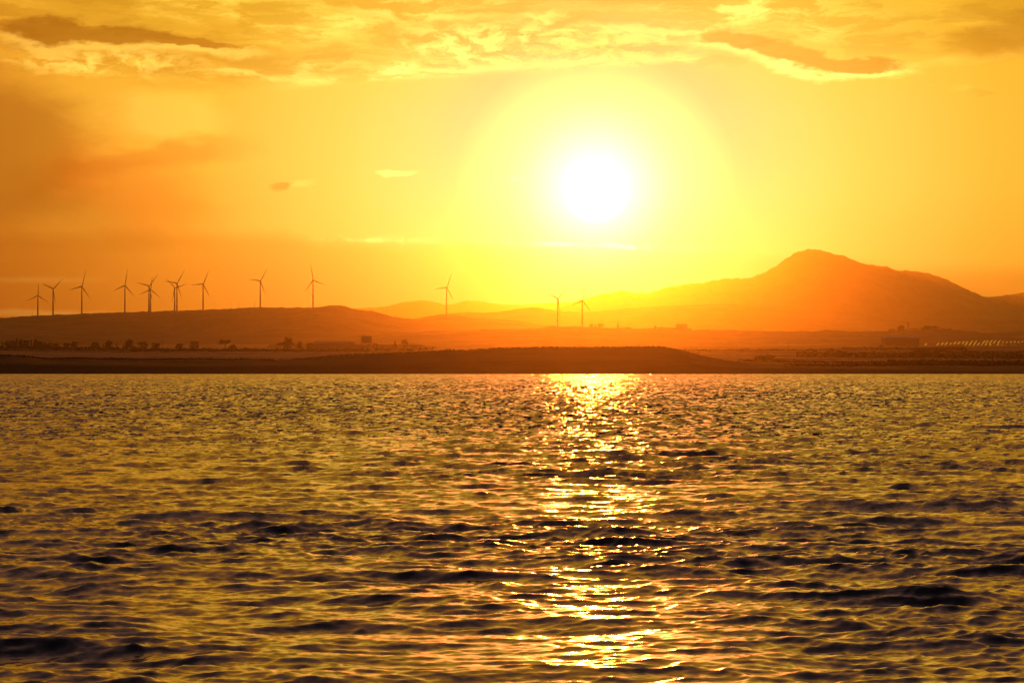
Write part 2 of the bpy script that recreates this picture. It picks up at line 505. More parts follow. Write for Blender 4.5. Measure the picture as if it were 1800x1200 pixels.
WIND = [(-900, 566), (-300, 562), (0, 559), (70, 554.5), (140, 552), (194, 549), (268, 547.5), (350, 545), (420, 542.5), (427, 541), (457, 539.5), (492, 541), (525, 541.2), (550, 540.5),
        (571, 537), (590, 535.8), (602, 536.8), (620, 542), (637, 545.5), (653, 546), (674, 551.5), (695, 557.5), (737, 563), (800, 578), (900, 597)]
hill('hill', 'long scrubby ridge under the row of wind turbines', 8500, WIND, 2200, 1500, m_scrub, sil=3.0, rough=0.6)
WIND2 = [(640, 590), (700, 574), (737, 562), (753, 556), (777, 553), (803, 554), (833, 559), (885, 561.5), (913, 564), (938, 569.5), (973, 572), (1040, 577), (1120, 590)]
hill('hill', 'low rounded hill carrying the lone wind turbine left of the sun path', 9600, WIND2, 1500, 900, m_scrub, sil=2.5, rough=0.5)
LOW = [(560, 600), (640, 590), (753, 583), (850, 580.5), (943, 577), (973, 574), (997, 574), (1040, 574.5), (1113, 577), (1150, 577.5), (1211, 581), (1252, 580), (1317, 581.5), (1382, 583), (1425, 582),
       (1455, 580.5), (1480, 582), (1550, 582), (1567, 581), (1600, 582), (1637, 578), (1682, 581), (1702, 585), (1800, 583), (2100, 585), (2600, 600)]
hill('hill', 'low flat ridge behind the fields with small houses and trees on top', 6600, LOW, 1500, 1500, m_scrub, base=45, sil=3.0, rough=0.25)
MID = [(640, 575), (780, 551), (829, 548.5), (850, 550), (885, 547), (917, 541), (943, 540), (964, 544), (992, 548), (1032, 548), (1078, 543.5), (1160, 537.5), (1273, 534), (1400, 540), (1550, 552), (1700, 560), (1900, 565), (2300, 575)]
hill('hill', 'hazy foothills in front of the peaked mountain', 12500, MID, 1500, 1200, m_scrub, rough=0.5, sil=2)
MOUNT = [(900, 600), (960, 552), (1000, 533), (1038, 522), (1060, 516), (1090, 511.5), (1110, 514), (1127, 516.5), (1150, 513), (1170, 506), (1187, 502), (1215, 499), (1239, 496.5), (1260, 492), (1290, 490), (1317, 489.5), (1345, 479),
         (1358, 471), (1371, 461.5), (1390, 450), (1400, 444), (1408, 440), (1418, 438.5), (1425, 437.5), (1447, 441.5), (1460, 446.5), (1480, 448.5), (1513, 462), (1539, 468), (1551, 466.5), (1576, 475), (1598, 475.5), (1621, 478.5),
         (1639, 483.5), (1660, 490), (1680, 502), (1695, 511), (1717, 520.5), (1745, 521.5), (1771, 519), (1800, 522), (1880, 531), (2000, 520), (2200, 545), (2500, 580)]
hill('mountain', 'peaked mountain with long shoulders rising on the right', 17000, MOUNT, 3400, 1500, m_rock, du=3.0, rows=60, sil=9, rough=0.5)
FARL = [(480, 590), (600, 545), (640, 541), (683, 538.5), (707, 531), (730, 528), (745, 528), (770, 532), (791, 536), (805, 531), (822, 528), (845, 529.5), (870, 534), (889, 535), (922, 535), (990, 531), (1040, 530), (1200, 545), (1300, 580)]
hill('hill', 'farthest pale hills on the horizon left of the mountain', 19800, FARL, 1100, 700, m_rock, rough=0.4, sil=4)
FARR = [(1560, 580), (1690, 530), (1740, 522), (1770, 519), (1800, 514), (1880, 512), (1960, 500), (2300, 560)]
hill('hill', 'pale far slope showing beyond the right end of the mountain', 20500, FARR, 900, 600, m_rock, rough=0.4, sil=4)

# ------------------------------------------------------------------ water (lake)
def ocean(L, N, lam_p, lam_min, wind_deg, rms_slope, seed, spread=4.0, chop=0.8, slope_pow=4.0):
    g = np.random.default_rng(seed)
    k1 = 2 * np.pi * np.fft.fftfreq(N, L / N)
    KX, KY = np.meshgrid(k1, k1, indexing='ij')
    kk = np.hypot(KX, KY); kk[0, 0] = 1
    kp = 2 * np.pi / lam_p; km = 2 * np.pi / lam_min
    th = np.arctan2(KY, KX) - R(wind_deg)
    # elevation spectrum density over (kx, ky)
    S = kk ** (-slope_pow) * np.exp(-1.25 * (kp / kk) ** 2) * np.exp(-(kk / km) ** 2)
    S *= 0.06 + np.abs(np.cos(th)) ** spread
    S[0, 0] = 0
    h = np.sqrt(S) * (g.standard_normal((N, N)) + 1j * g.standard_normal((N, N)))
    f = lambda q: np.real(np.fft.ifft2(q)).astype(np.float32)
    sx, sy = f(1j * KX * h), f(1j * KY * h)
    sc_ = rms_slope / math.sqrt(float((sx * sx + sy * sy).mean()))
    return dict(L=L, N=N, h=f(h) * sc_, dx=f(1j * KX / kk * h) * sc_ * chop, dy=f(1j * KY / kk * h) * sc_ * chop, sx=sx * sc_, sy=sy * sc_)


def samp(fd, names, x, y, rot):
    c, s = math.cos(rot), math.sin(rot)
    N, L = fd['N'], fd['L']
    p = (c * x + s * y) / L * N; q = (-s * x + c * y) / L * N
    i, j = np.floor(p).astype(np.int64), np.floor(q).astype(np.int64)
    a, b_ = (p - i).astype(np.float32), (q - j).astype(np.float32)
    i0, i1, j0, j1 = i % N, (i + 1) % N, j % N, (j + 1) % N
    out = [fd[n][i0, j0] * (1 - a) * (1 - b_) + fd[n][i1, j0] * a * (1 - b_) + fd[n][i0, j1] * (1 - a) * b_ + fd[n][i1, j1] * a * b_ for n in names]
    if len(out) == 1: return out[0]
    h, ax, ay, bx, by = out
    return h, c * ax - s * ay, s * ax + c * ay, c * bx - s * by, s * bx + c * by


f0 = ocean(67.0, 1024, 2.7, 0.6, 82, 0.085, 8, spread=5.0, slope_pow=4.0, chop=1.2)
f1 = ocean(41.0, 1536, 1.25, 0.12, 88, 0.15, 3, spread=3.0, slope_pow=3.8, chop=1.05)
f2 = ocean(17.3, 1536, 0.45, 0.05, 97, 0.19, 5, spread=1.8, slope_pow=3.6)
lnr = np.concatenate([np.arange(math.log(8.0), math.log(60.0), 0.0028), np.arange(math.log(60.0), math.log(170.0), 0.0034), np.arange(math.log(170.0), math.log(1515.0), 0.0046)])
wy = np.concatenate([np.linspace(2.0, 7.9, 30), np.exp(lnr), [1516.0]])
wa = np.concatenate([np.linspace(-1.4, -0.23, 36)[:-1], np.linspace(-0.23, 0.23, 660), np.linspace(0.23, 1.4, 36)[1:]])
Yw, Aw = np.meshgrid(wy, wa, indexing='ij')
Xw = Yw * Aw
nm = ('h', 'dx', 'dy', 'sx', 'sy')
o1 = samp(f1, nm, Xw, Yw, 0.0); o2 = samp(f2, nm, Xw, Yw, 0.35); o0 = samp(f0, nm, Xw, Yw, -0.12)
K2 = np.clip((75 - Yw) / 45, 0, 1); K1 = np.clip((330 - Yw) / 220, 0, 1)   # ripples too short for the far grid live on in the normals
h, ddx, ddy, sx, sy = (p * k1_ + q * k2_ + z_ for p, q, z_, k1_, k2_ in zip(o1, o2, o0, (K1, K1, K1, 1, 1), (K2, K2, K2, 1, 1)))
# gusts: patches of rougher and calmer water
gust = 1 + 0.45 * fbm(Xw / 22, Yw / 60, 3) + 0.6 * fbm(Xw / 3.2, Yw / 6, 2)
h, ddx, ddy, sx, sy = h * gust, ddx * gust, ddy * gust, sx * gust, sy * gust
side = np.clip((0.30 - np.abs(Aw)) / 0.06, 0, 1)
fade = side * np.clip((700 - Yw) / 500, 0, 1) * np.clip((Yw - 3) / 4, 0, 1)
Pw = np.stack([Xw + ddx * fade, Yw + ddy * fade, h * fade], -1)
# far off only the wave faces turned to the viewer's shore stay visible: crests hide the lee slopes
sig = float(sy.std())
zq = np.clip(-sy / sig, -3.2, 3.2)
def ncdf(q):
    s_ = np.sign(q); q = np.abs(q) / math.sqrt(2)
    tq = 1 / (1 + 0.3275911 * q)
    er = 1 - (((((1.061405429 * tq - 1.453152027) * tq) + 1.421413741) * tq - 0.284496736) * tq + 0.254829592) * tq * np.exp(-q * q)
    return 0.5 * (1 + s_ * er)
ray_s = (0.86 - 0.26 * np.clip((Yw - 80) / 400, 0, 1)) * sig * (-np.log(np.clip(1 - ncdf(zq), 1e-4, 1 - 1e-6))) ** 0.88
w = np.clip((np.log(Yw) - math.log(18)) / (math.log(150) - math.log(18)), 0, 1); w = w * w * (3 - 2 * w)
syv = -sy * (1 - w) + ray_s * w               # slope towards the camera side
nrm = np.stack([-sx, syv * -1.0, np.ones_like(sx)], -1)   # n = (-hx, -hy, 1); faces tilted towards -Y
nrm /= np.linalg.norm(nrm, axis=-1, keepdims=True)
du_, dv_ = np.gradient(Pw, axis=1), np.gradient(Pw, axis=0)
ng_ = np.cross(du_, dv_); ng_ /= np.linalg.norm(ng_, axis=-1, keepdims=True)
wn = np.clip((Yw - 30) / 50, 0, 1)[..., None]      # near the shore the true surface normal, farther out the field's own slopes
nrm = ng_ * (1 - wn) + nrm * wn
me_w = grid_mesh('water', Pw)
at_ = me_w.attributes.new('wave_normal', 'FLOAT_VECTOR', 'POINT')
at_.data.foreach_set('vector', nrm.reshape(-1).astype(np.float32))
mw = bpy.data.materials.new('lake_water'); mw.use_nodes = True
tt = mw.node_tree; b = tt.nodes['Principled BSDF']
b.inputs['Base Color'].default_value = (0.012, 0.008, 0.006, 1)
b.inputs['Roughness'].default_value = 0.115
b.inputs['IOR'].default_value = 1.333
an = tt.nodes.new('ShaderNodeAttribute'); an.attribute_name = 'wave_normal'
gc = tt.nodes.new('ShaderNodeNewGeometry')
mpw = tt.nodes.new('ShaderNodeMapping'); mpw.inputs['Scale'].default_value = (1.0, 1.6, 1.0); tt.links.new(gc.outputs['Position'], mpw.inputs[0])
def vm(op, a, c):
    n = tt.nodes.new('ShaderNodeVectorMath'); n.operation = op
    for i, q in enumerate((a, c)):
        if q is None: continue
        if isinstance(q, tuple): n.inputs[i].default_value = q
        else: tt.links.new(q, n.inputs[i])
    return n.outputs[0]
acc = an.outputs['Vector']
for s_c, amp in ((5.0, 0.13), (17.0, 0.12)):
    nz = noise(tt, mpw.outputs[0], s_c, 2, 0.5)
    d_ = vm('SUBTRACT', nz.outputs['Color'], (0.5, 0.5, 0.5))
    d_ = vm('MULTIPLY', d_, (amp, amp, 0.0))
    acc = vm('ADD', acc, d_)
acc = vm('NORMALIZE', acc, None)
tt.links.new(acc, b.inputs['Normal'])
water = link('water', me_w, mw)
tag(water, 'choppy lake surface with gold sky reflections and a sun path', kind='structure')

# ------------------------------------------------------------------ wind turbines
m_white = mat('turbine_paint', (.62, .62, .60), (.55, .55, .53), 0.3, 0.45, 0.4)
m_conc = mat('concrete', (.34, .31, .27), (.24, .22, .19), 0.4, 0.9, 0.2)
m_roofm = mat('pale_sheet_roof', (.62, .53, .38), (.50, .42, .30), 0.2, 0.6, 0.4)
m_wall = mat('plaster_wall', (.40, .33, .25), (.28, .23, .18), 0.3, 0.9, 0.2)
m_dark = mat('dark_steel', (.07, .06, .05), (.04, .035, .03), 0.5, 0.6, 0.3)
m_glass = mat('window_glass', (.03, .03, .035), None, 1.0, 0.15, 0.5)
m_leaf = mat('tree_foliage', (.05, .055, .022), (.02, .025, .012), 0.8, 0.9, 0.15)
m_bush = mat('bush_foliage', (.035, .035, .018), (.012, .015, .008), 0.9, 0.95, 0.1)
m_bark = mat('bark', (.10, .07, .045), (.05, .035, .025), 1.5, 0.95, 0.1)

BL = 35.5                                   # blade length
def blade_mesh():
    st = [(z_, c_ * 1.25, t_ * 1.2, w_) for z_, c_, t_, w_ in [(0.0, .95, .95, 0), (1.2, 1.0, .85, 2), (4.5, 2.0, .50, 14), (8, 2.0, .36, 10), (16, 1.5, .24, 5), (26, .95, .15, 1), (33, .5, .08, -1), (BL, .25, .06, -1)]]
    v, f = [], []; n = 8
    for z, c, th, tw in st:
        a0 = R(tw)
        for k in range(n):
            w = 2 * math.pi * k / n
            x, y = c * 0.5 * math.cos(w) + (c - .9) * 0.2, th * 0.5 * math.sin(w)
            v.append((x * math.cos(a0) - y * math.sin(a0), x * math.sin(a0) + y * math.cos(a0), z))
    for i in range(len(st) - 1):
        for k in range(n):
            j = (k + 1) % n; f.append((i * n + k, i * n + j, (i + 1) * n + j, (i + 1) * n + k))
    f.append(tuple(range(n))[::-1]); f.append(tuple((len(st) - 1) * n + k for k in range(n)))
    me = bpy.data.meshes.new('blade'); me.from_pydata(v, [], f); me.update()
    for p in me.polygons: p.use_smooth = True
    return me


def hub_mesh():
    bm = bmesh.new(); bmesh.ops.create_uvsphere(bm, u_segments=14, v_segments=9, radius=1.7)
    for w_ in bm.verts:
        if w_.co.y < 0: w_.co.y *= 1.5
    me = bpy.data.meshes.new('hub'); bm.to_mesh(me); bm.free(); return me


def make_turbine(th):
    """th: tower height to the rotor axis; the rotor looks towards -Y"""
    r0 = empty('wind_turbine', (0, 0, 0))
    mb = MB()
    for k in range(5):
        a_, c_ = k / 5, (k + 1) / 5
        mb.cone((0, 0, th * a_ - (3 if k == 0 else 0)), (0, 0, (th - 1.4) * c_ if k == 4 else th * c_), 2.35 - 1.05 * a_, 2.35 - 1.05 * c_, 14)
    link('tower', mb.mesh('tower', True), m_white, r0)
    nb_ = MB().box(-1.7, 1.7, -2.6, 6.6, th - 1.4, th + 2.0)
    na = nb_.mesh('nacelle')
    bm = bmesh.new(); bm.from_mesh(na); bmesh.ops.bevel(bm, geom=bm.edges[:], offset=0.5, segments=2, affect='EDGES'); bm.to_mesh(na); bm.free()
    link('nacelle', na, m_white, r0)
    hb = link('hub', hub_mesh(), m_white, r0); hb.location = (0, -4.2, th + .3)
    bmsh = blade_mesh()
    for k in range(3):
        bl = link('blade', bmsh, m_white, hb)
        bl.location = (0, -0.4, 0)
        bl.rotation_euler = (0, R(120 * k), 0)
    return r0


TURB = [  # hub u, v, base v, direction of one blade (dx, dy in picture), distance, label
    (66.5, 519.3, 555.5, (1.2, -23.3), 8900, 'small wind turbine at the far left end of the ridge, one blade straight up'),
    (93.3, 507.7, 553, (16.4, -13.7), 8500, 'wind turbine second from the left, blades spread like a letter Y'),
    (143.8, 503.5, 552, (7, -22), 8500, 'wind turbine third from the left, standing alone before the gap on the ridge'),
    (219.5, 501.8, 549, (4, -21), 8500, 'wind turbine fourth from the left, alone just left of the crossing pair'),
    (261.8, 503.0, 548, (15.5, -16.5), 8450, 'taller wind turbine of the closely overlapping pair, its tower on the left'),
    (264.6, 509.0, 547.5, (2.6, -20.5), 8800, 'lower wind turbine of the closely overlapping pair, its tower on the right'),
    (307.0, 506.0, 546, (-17.5, -16.5), 8800, 'lower wind turbine whose blades form a wide V, left of its taller neighbour'),
    (311.0, 498.0, 546, (13.7, -18), 8400, 'taller wind turbine with crossed blades, right beside a lower V shaped one'),
    (357.0, 499.5, 544.5, (9.8, -19.5), 8500, 'wind turbine alone right of the second overlapping pair, one blade level'),
    (457.5, 493.7, 540, (12.3, -17.7), 8500, 'wind turbine alone on the middle of the ridge, one blade level to the left'),
    (550.2, 492.5, 541, (-5.2, -21), 8500, 'last wind turbine on the long ridge, blade leaning left, near its top bump'),
    (785.0, 505.3, 553, (9, -19.8), 9600, 'lone pale wind turbine on the low hill left of the sun'),
    (980.3, 525.0, 574, (17.5, -15.5), 6600, 'faint wind turbine below the sun with its blades in a Y, left of two'),
    (1023.5, 528.7, 575, (5.5, -23.7), 6600, 'faint wind turbine below the sun with one blade steeply up, right of two'),
]
proto = None
for u_, vh, vb, (bx_, by_), D_, lab in TURB:
    top = at(u_, vh, D_); z0 = at(u_, vb, D_).z
    dist_s = D_ / 8500.0
    th = (top.z - z0)
    o = make_turbine(th / dist_s) if proto is None else None
    if proto is None:
        proto = o; proto_th = th / dist_s
    else:
        o = copy_tree(proto)
    k_ = dist_s
    o.location = (top.x, D_, z0 - 2.0)
    o.scale = (k_, k_, (th + 2.0) / (proto_th + .3))
    sz = o.scale[2] / k_
    for c_ in o.children:
        if c_.name.startswith('hub'):
            c_.rotation_euler = (0, math.atan2(bx_, -by_), 0)
            c_.scale = (1, 1, 1)
    o.rotation_euler = (0, 0, R(14))
    tag(o, lab, 'wind turbine', 'wind turbines along the ridge')

# ------------------------------------------------------------------ vegetation
def clump_mesh(name, kind, seed, n=260):
    """unit-height crown made of leaf clusters; x,y in -0.5..0.5"""
    g = random.Random(seed); v, f = [], []
    lobes = []
    if kind == 'pine':        # umbrella crown
        for k in range(7): lobes.append((g.uniform(-.36, .36), g.uniform(-.3, .3), g.uniform(.62, .86), g.uniform(.16, .26), .11))
    elif kind == 'cypress':
        for k in range(9): lobes.append((g.uniform(-.03, .03), g.uniform(-.03, .03), .12 + .095 * k, .11 - .0085 * k, .10))
    elif kind == 'bush':
        for k in range(8): lobes.append((g.uniform(-.40, .40), g.uniform(-.3, .3), g.uniform(.22, .62), g.uniform(.2, .34), .26))
    else:
        for k in range(9): lobes.append((g.uniform(-.27, .27), g.uniform(-.25, .25), g.uniform(.22, .84), g.uniform(.18, .28), .19))
    for k in range(n):
        cx, cy, cz, rr, rz_ = lobes[k % len(lobes)]
        while True:
            p = Vector((g.uniform(-1, 1), g.uniform(-1, 1), g.uniform(-1, 1)))
            if .3 < p.length < 1: break
        c = Vector((cx + p.x * rr, cy + p.y * rr, max(0.02, cz + p.z * rz_)))
        s_ = g.uniform(.04, .08) * (0.7 if kind == 'cypress' else 1.15)
        a_ = Vector((g.gauss(0, 1), g.gauss(0, 1), g.gauss(0, .7))).normalized(); b__ = a_.orthogonal().normalized()
        b0 = len(v)
        v += [tuple(c + a_ * s_), tuple(c + b__ * s_ * .8), tuple(c - a_ * s_), tuple(c - b__ * s_ * .8)]
        f.append((b0, b0 + 1, b0 + 2, b0 + 3))
    me = bpy.data.meshes.new(name); me.from_pydata(v, [], f); me.update(); return me


def trunk_mesh(kind, seed):
    g = random.Random(seed); mb = MB()
    if kind == 'bush':
        for k in range(3): mb.cone((0, 0, -.05), (g.uniform(-.2, .2), g.uniform(-.15, .15), .4), .03, .012, 5)
    else:
        top = .9 if kind == 'cypress' else .6
        mb.cone((0, 0, -.06), (0, 0, .3), .035, .026, 6); mb.cone((0, 0, .3), (g.uniform(-.03, .03), 0, top), .026, .01, 6)
        if kind != 'cypress':
            for k in range(4): mb.cone((0, 0, .3 + .05 * k), (g.uniform(-.3, .3), g.uniform(-.2, .2), .55 + .08 * k), .016, .006, 5)
    return mb.mesh('trunk')


KIND = {}
for kd in ('pine', 'cypress', 'bush', 'broad'):
    KIND[kd] = [(clump_mesh('crown' if kd != 'bush' else 'foliage', kd, 31 * i + len(kd), 420 if kd != 'cypress' else 300), trunk_mesh(kd, i)) for i in range(3)]


def gz(x, y): return float(ground_z(np.array([x]), np.array([y]))[0])


pn = [0]
def plant(name, kd, u, vtop, width, D, label, cat, group, z0=None):
    p = at(u, vtop, D)
    base_z = gz(p.x, D) if z0 is None else z0
    hgt = max(p.z - base_z, 2.0)
    i = pn[0] % 3; pn[0] += 1
    cm, tm = KIND[kd][i]
    o = empty(name, (p.x, D, base_z), random.uniform(-.5, .5))
    wm = width / F * D
    nat = {'pine': .85, 'cypress': .20, 'bush': 1.05, 'broad': .72}[kd]
    o.scale = (wm / nat, wm / nat, hgt / .95)
    link('crown' if kd != 'bush' else 'foliage', cm, m_leaf if kd != 'bush' else m_bush, o)
    link('trunk' if kd != 'bush' else 'stem', tm, m_bark, o)
    return tag(o, label, cat, group)


ORD = ['first', 'second', 'third', 'fourth', 'fifth', 'sixth', 'seventh', 'eighth', 'ninth', 'tenth', 'eleventh', 'twelfth', 'thirteenth', 'fourteenth', 'fifteenth',
       'sixteenth', 'seventeenth', 'eighteenth', 'nineteenth', 'twentieth', 'twenty first', 'twenty second', 'twenty third', 'twenty fourth', 'twenty fifth', 'twenty sixth',
       'twenty seventh', 'twenty eighth', 'twenty ninth', 'thirtieth', 'thirty first', 'thirty second', 'thirty third', 'thirty fourth', 'thirty fifth', 'thirty sixth']
g1 = 'trees in the dark row at the far left'
for i, (u_, v_, w_) in enumerate([(4, 602, 10), (13, 600, 9), (22, 599, 10), (29, 595, 7), (38, 597, 10), (46, 598, 9), (55, 597, 9), (63, 596, 7), (70, 600, 10), (79, 601, 10), (88, 602, 9)]):
    plant('broadleaf_tree', 'broad' if i % 3 else 'cypress', u_, v_, w_ if i % 3 else 4, 3700 + 30 * (i % 4), '%s tree from the left edge in the dense dark row beyond the bank' % ORD[i], 'tree', g1)
g2 = 'loose trees on the plain behind the left bank'
L2 = [('broad', 98, 604, 9, 'low faint tree just right of the dense left row'), ('broad', 118, 603, 10, 'dark rounded tree left of its taller twin, right of the dense row'), ('broad', 133, 600, 14, 'tall dark tree in a pair, well right of the dense left row'),
      ('broad', 168, 602, 11, 'hazy tree left of the three thin dark cypresses'), ('cypress', 182, 604, 3, 'leftmost of three thin dark cypresses behind the bank'), ('broad', 193, 599, 15, 'broad hazy tree between the thin cypresses'),
      ('cypress', 205, 604, 3.4, 'middle one of three thin dark cypresses behind the bank'), ('cypress', 217, 605, 3, 'rightmost of three thin dark cypresses behind the bank'), ('broad', 229, 597, 16, 'tallest hazy tree right of the thin cypresses'),
      ('broad', 252, 601, 14, 'hazy tree above the left end of the dark hedge'), ('broad', 274, 603, 12, 'small hazy tree over the hedge, second from its left end'), ('broad', 318, 604, 17, 'wide low dark tree over the hedge left of the tall pine'),
      ('broad', 342, 600, 13, 'pale hazy tree standing between a wide low tree and a pine'), ('pine', 396, 597, 17, 'dark umbrella pine above the hedge, left of another pine'), ('bush', 408, 603, 16, 'low spreading bush leaning against the umbrella pine'),
      ('pine', 501, 600, 26, 'wide umbrella pine above the middle of the hedge'), ('broad', 506, 593, 14, 'pale tall tree rising behind the wide umbrella pine'), ('broad', 528, 601, 10, 'small pale tree between the wide pine and the long shed'),
      ('broad', 546, 603, 12, 'rounded dark tree at the left end of the long flat shed'), ('broad', 660, 603, 8, 'small tree at the foot of the raised water tank'),
      ('cypress', 694, 599, 5, 'pointed tree behind the long wall right of the water tank'), ('broad', 711, 598, 9, 'rounded tree behind the long wall, right of a pointed one'),
      ('bush', 788, 612, 9, 'tiny bush at the start of the bright mist'), ('bush', 797, 612.5, 8, 'tiny bush just right of another in the bright mist')]
for kd, u_, v_, w_, lab in L2:
    plant({'broad': 'broadleaf_tree', 'pine': 'umbrella_pine', 'cypress': 'cypress_tree', 'bush': 'bush'}[kd], kd, u_, v_, w_, 3600, lab, 'bush' if kd == 'bush' else 'tree', g2)
# dark hedge row along the field
g3 = 'bushes of the dark hedge line behind the pale field'
uu = 236.0; i = 0; HB = []
while uu < 652:
    HB.append(uu); uu += random.uniform(10.5, 14.5)
for i, u_ in enumerate(HB):
    plant('hedge_bush', 'bush', u_, random.uniform(611.3, 613.6) - (0.8 if random.random() < .2 else 0), random.uniform(17, 21), 3020, '%s bush from the left in the long dark hedge line' % ORD[i], 'bush', g3)
g4 = 'clipped dark bushes before the long wall'
for i, (u0_, u1_) in enumerate([(658, 665), (668, 675), (675, 682), (682, 688), (690, 697), (700, 705.5), (705.5, 711), (713, 719), (719, 726), (735, 741)]):
    plant('clipped_bush', 'bush', (u0_ + u1_) / 2, 610.6, (u1_ - u0_) + 1.2, 3020, '%s clipped dark bush right of the water tank, counted from it' % ORD[i], 'bush', g4)
g5 = 'trees on the low ridge below the sun'
def low_z(u_, D_):
    a = np.array(LOW, float); return float(vz(np.interp(u_, a[:, 0], a[:, 1]), D_)) - 3
for kd, u_, v_, w_, lab in [('broad', 1040, 569, 8, 'faint tree just right of the two faint turbines'), ('cypress', 1047, 570, 4, 'faint pointed tree, second right of the two faint turbines'),
                            ('broad', 1056, 568.5, 9, 'faint round tree, third right of the two faint turbines'), ('cypress', 1086.5, 567, 5, 'tall faint pointed tree alone on the low ridge'), ('bush', 1103, 573.5, 10, 'faint low bush on the ridge right of a pointed tree'),
                            ('cypress', 1152, 572.5, 3, 'thin faint cypress at the left end of the ridge buildings'), ('cypress', 1163, 573.5, 3, 'thin faint cypress, second over the ridge buildings'),
                            ('bush', 1240, 578, 12, 'faint bush on the ridge right of the square building'), ('bush', 1290, 579, 10, 'faint bush alone midway along the low ridge')]:
    plant({'broad': 'broadleaf_tree', 'cypress': 'cypress_tree', 'bush': 'bush'}[kd], kd, u_, v_, w_, 6560, lab, 'bush' if kd == 'bush' else 'tree', g5, z0=low_z(u_, 6560))
g6 = 'trees on the low ridge before the mountain'
for kd, u_, v_, w_, lab in [('broad', 1568, 578, 12, 'low faint tree left of a taller one below the mountain'), ('broad', 1585, 572, 14, 'rounded dark tree left of the thin pylon below the mountain'), ('broad', 1607, 577, 12, 'low tree just right of the thin pylon'),
                            ('broad', 1622, 576, 14, 'left shoulder tree of the big clump below the mountain'), ('broad', 1632, 572, 16, 'tallest tree of the big clump below the mountain'), ('broad', 1643, 573, 15, 'second tallest tree of the big clump, right of its top'),
                            ('broad', 1656, 577, 15, 'lower tree on the right side of the big clump'), ('broad', 1670, 577, 14, 'last tree at the right end of the big clump'), ('bush', 1683, 580, 12, 'low bush trailing right of the big clump')]:
    plant({'broad': 'broadleaf_tree', 'bush': 'bush'}[kd], kd, u_, v_, w_, 6560, lab, 'bush' if kd == 'bush' else 'tree', g6, z0=low_z(u_, 6560))
g7 = 'bushes on the plain right of the mound'
for u_, v_, w_, D_, lab in [(1017, 605, 8, 4200, 'tiny tree top showing over the mound under the sun path'), (1049, 608, 9, 4200, 'tiny bush showing over the mound, right of a tree top'), (910, 610, 8, 4200, 'tiny bush peeping over the left part of the mound'),
                            (1286, 612, 11, 3100, 'low dark bush on the field line right of the mound'), (1310, 611, 15, 3100, 'wide dark bush, second on the field line right of the mound'), (1336, 612, 9, 3100, 'small dark bush, third on the field line right of the mound'),
                            (1362, 612, 12, 3100, 'dark bush, fourth on the field line right of the mound'), (1424, 611, 9, 3100, 'lone dark bush on the field line below the mountain'), (1459, 610, 15, 3100, 'dark bush with a hump on the field line below the mountain'),
                            (1549, 606, 9, 4000, 'small dark bush at the left corner of the pale shed'), (1343, 621, 38, 2050, 'large dark thicket behind the mound slope on the right'), (1372, 629, 26, 2000, 'lower thicket joining the right side of the large one'),
                            (1488, 616.5, 24, 2500, 'dark domed thicket on the plain left of the solar farm'), (1615, 612.5, 34, 2700, 'wide dark thicket below the solar panels'), (1640, 616, 26, 2650, 'lower thicket right of the wide one below the panels'),
                            (1502, 637, 30, 1720, 'low dark thicket near the water right of the mound'), (1757, 635, 26, 1720, 'dark thicket near the water close to the right edge'), (1798, 636, 22, 1720, 'dark thicket near the water at the right edge')]:
    plant('bush', 'bush', u_, v_, w_, D_, lab, 'bush', g7)

# ------------------------------------------------------------------ low scrub that fills the gaps between trees
def scrub(strips, label):
    g = np.random.default_rng(99); V = []
    for u0_, u1_, D_, dd, hpx, n in strips:
        u_ = g.uniform(u0_, u1_, n); y_ = D_ + g.uniform(0, dd, n); x_ = (u_ - 900) / F * y_
        hh_ = hpx / F * y_ * (0.35 + 1.8 * np.abs(fbm(u_ / 9.0, y_ / 300.0, 3)))
        c = np.stack([x_, y_, ground_z(x_, y_) + g.random(n) ** 1.3 * hh_], -1)
        s_ = g.uniform(.5, 1.3, n)[:, None]
        a_ = g.standard_normal((n, 3)); a_ /= np.linalg.norm(a_, axis=1, keepdims=True)
        b_ = np.cross(a_, g.standard_normal((n, 3))); b_ /= np.linalg.norm(b_, axis=1, keepdims=True)
        V.append(np.stack([c + a_ * s_, c + b_ * s_ * .8, c - a_ * s_, c - b_ * s_ * .8], 1).reshape(-1, 3))
    V = np.concatenate(V); nf = len(V) // 4
    me = bpy.data.meshes.new('scrub'); me.vertices.add(len(V)); me.vertices.foreach_set('co', V.reshape(-1).astype(np.float32))
    me.loops.add(nf * 4); me.loops.foreach_set('vertex_index', np.arange(nf * 4, dtype=np.int32))
    me.polygons.add(nf); me.polygons.foreach_set('loop_start', np.arange(nf, dtype=np.int32) * 4); me.polygons.foreach_set('loop_total', np.full(nf, 4, dtype=np.int32))
    me.update(calc_edges=True)
    tag(link('scrub', me, m_bush), label, kind='stuff')

scrub([(-80, 100, 3650, 90, 8, 3500), (100, 250, 3620, 80, 6, 2400), (250, 560, 3560, 90, 4.5, 3600), (560, 760, 3560, 60, 3, 1200), (-60, 240, 3010, 25, 1.6, 1500),
       (1195, 1480, 3080, 50, 2.2, 2600), (1480, 1700, 3300, 500, 2.2, 2200), (1640, 1840, 3000, 120, 2.2, 1500), (1400, 1840, 2450, 420, 2.4, 4200), (1300, 1620, 2000, 60, 2.0, 1300), (1560, 1840, 1850, 330, 1.8, 2600), (1380, 1840, 1660, 90, 1.4, 2200),
       (-60, 480, 1640, 30, 1.2, 3500), (480, 1180, 1660, 30, 0.5, 1600)], 'low dark scrub and brush scattered over the plain and the lake shore')

# ------------------------------------------------------------------ buildings
def bxm(name, x0, x1, y0, y1, z0, z1, m_, par): return link(name, MB().box(x0, x1, y0, y1, z0, z1).mesh(name), m_, par)


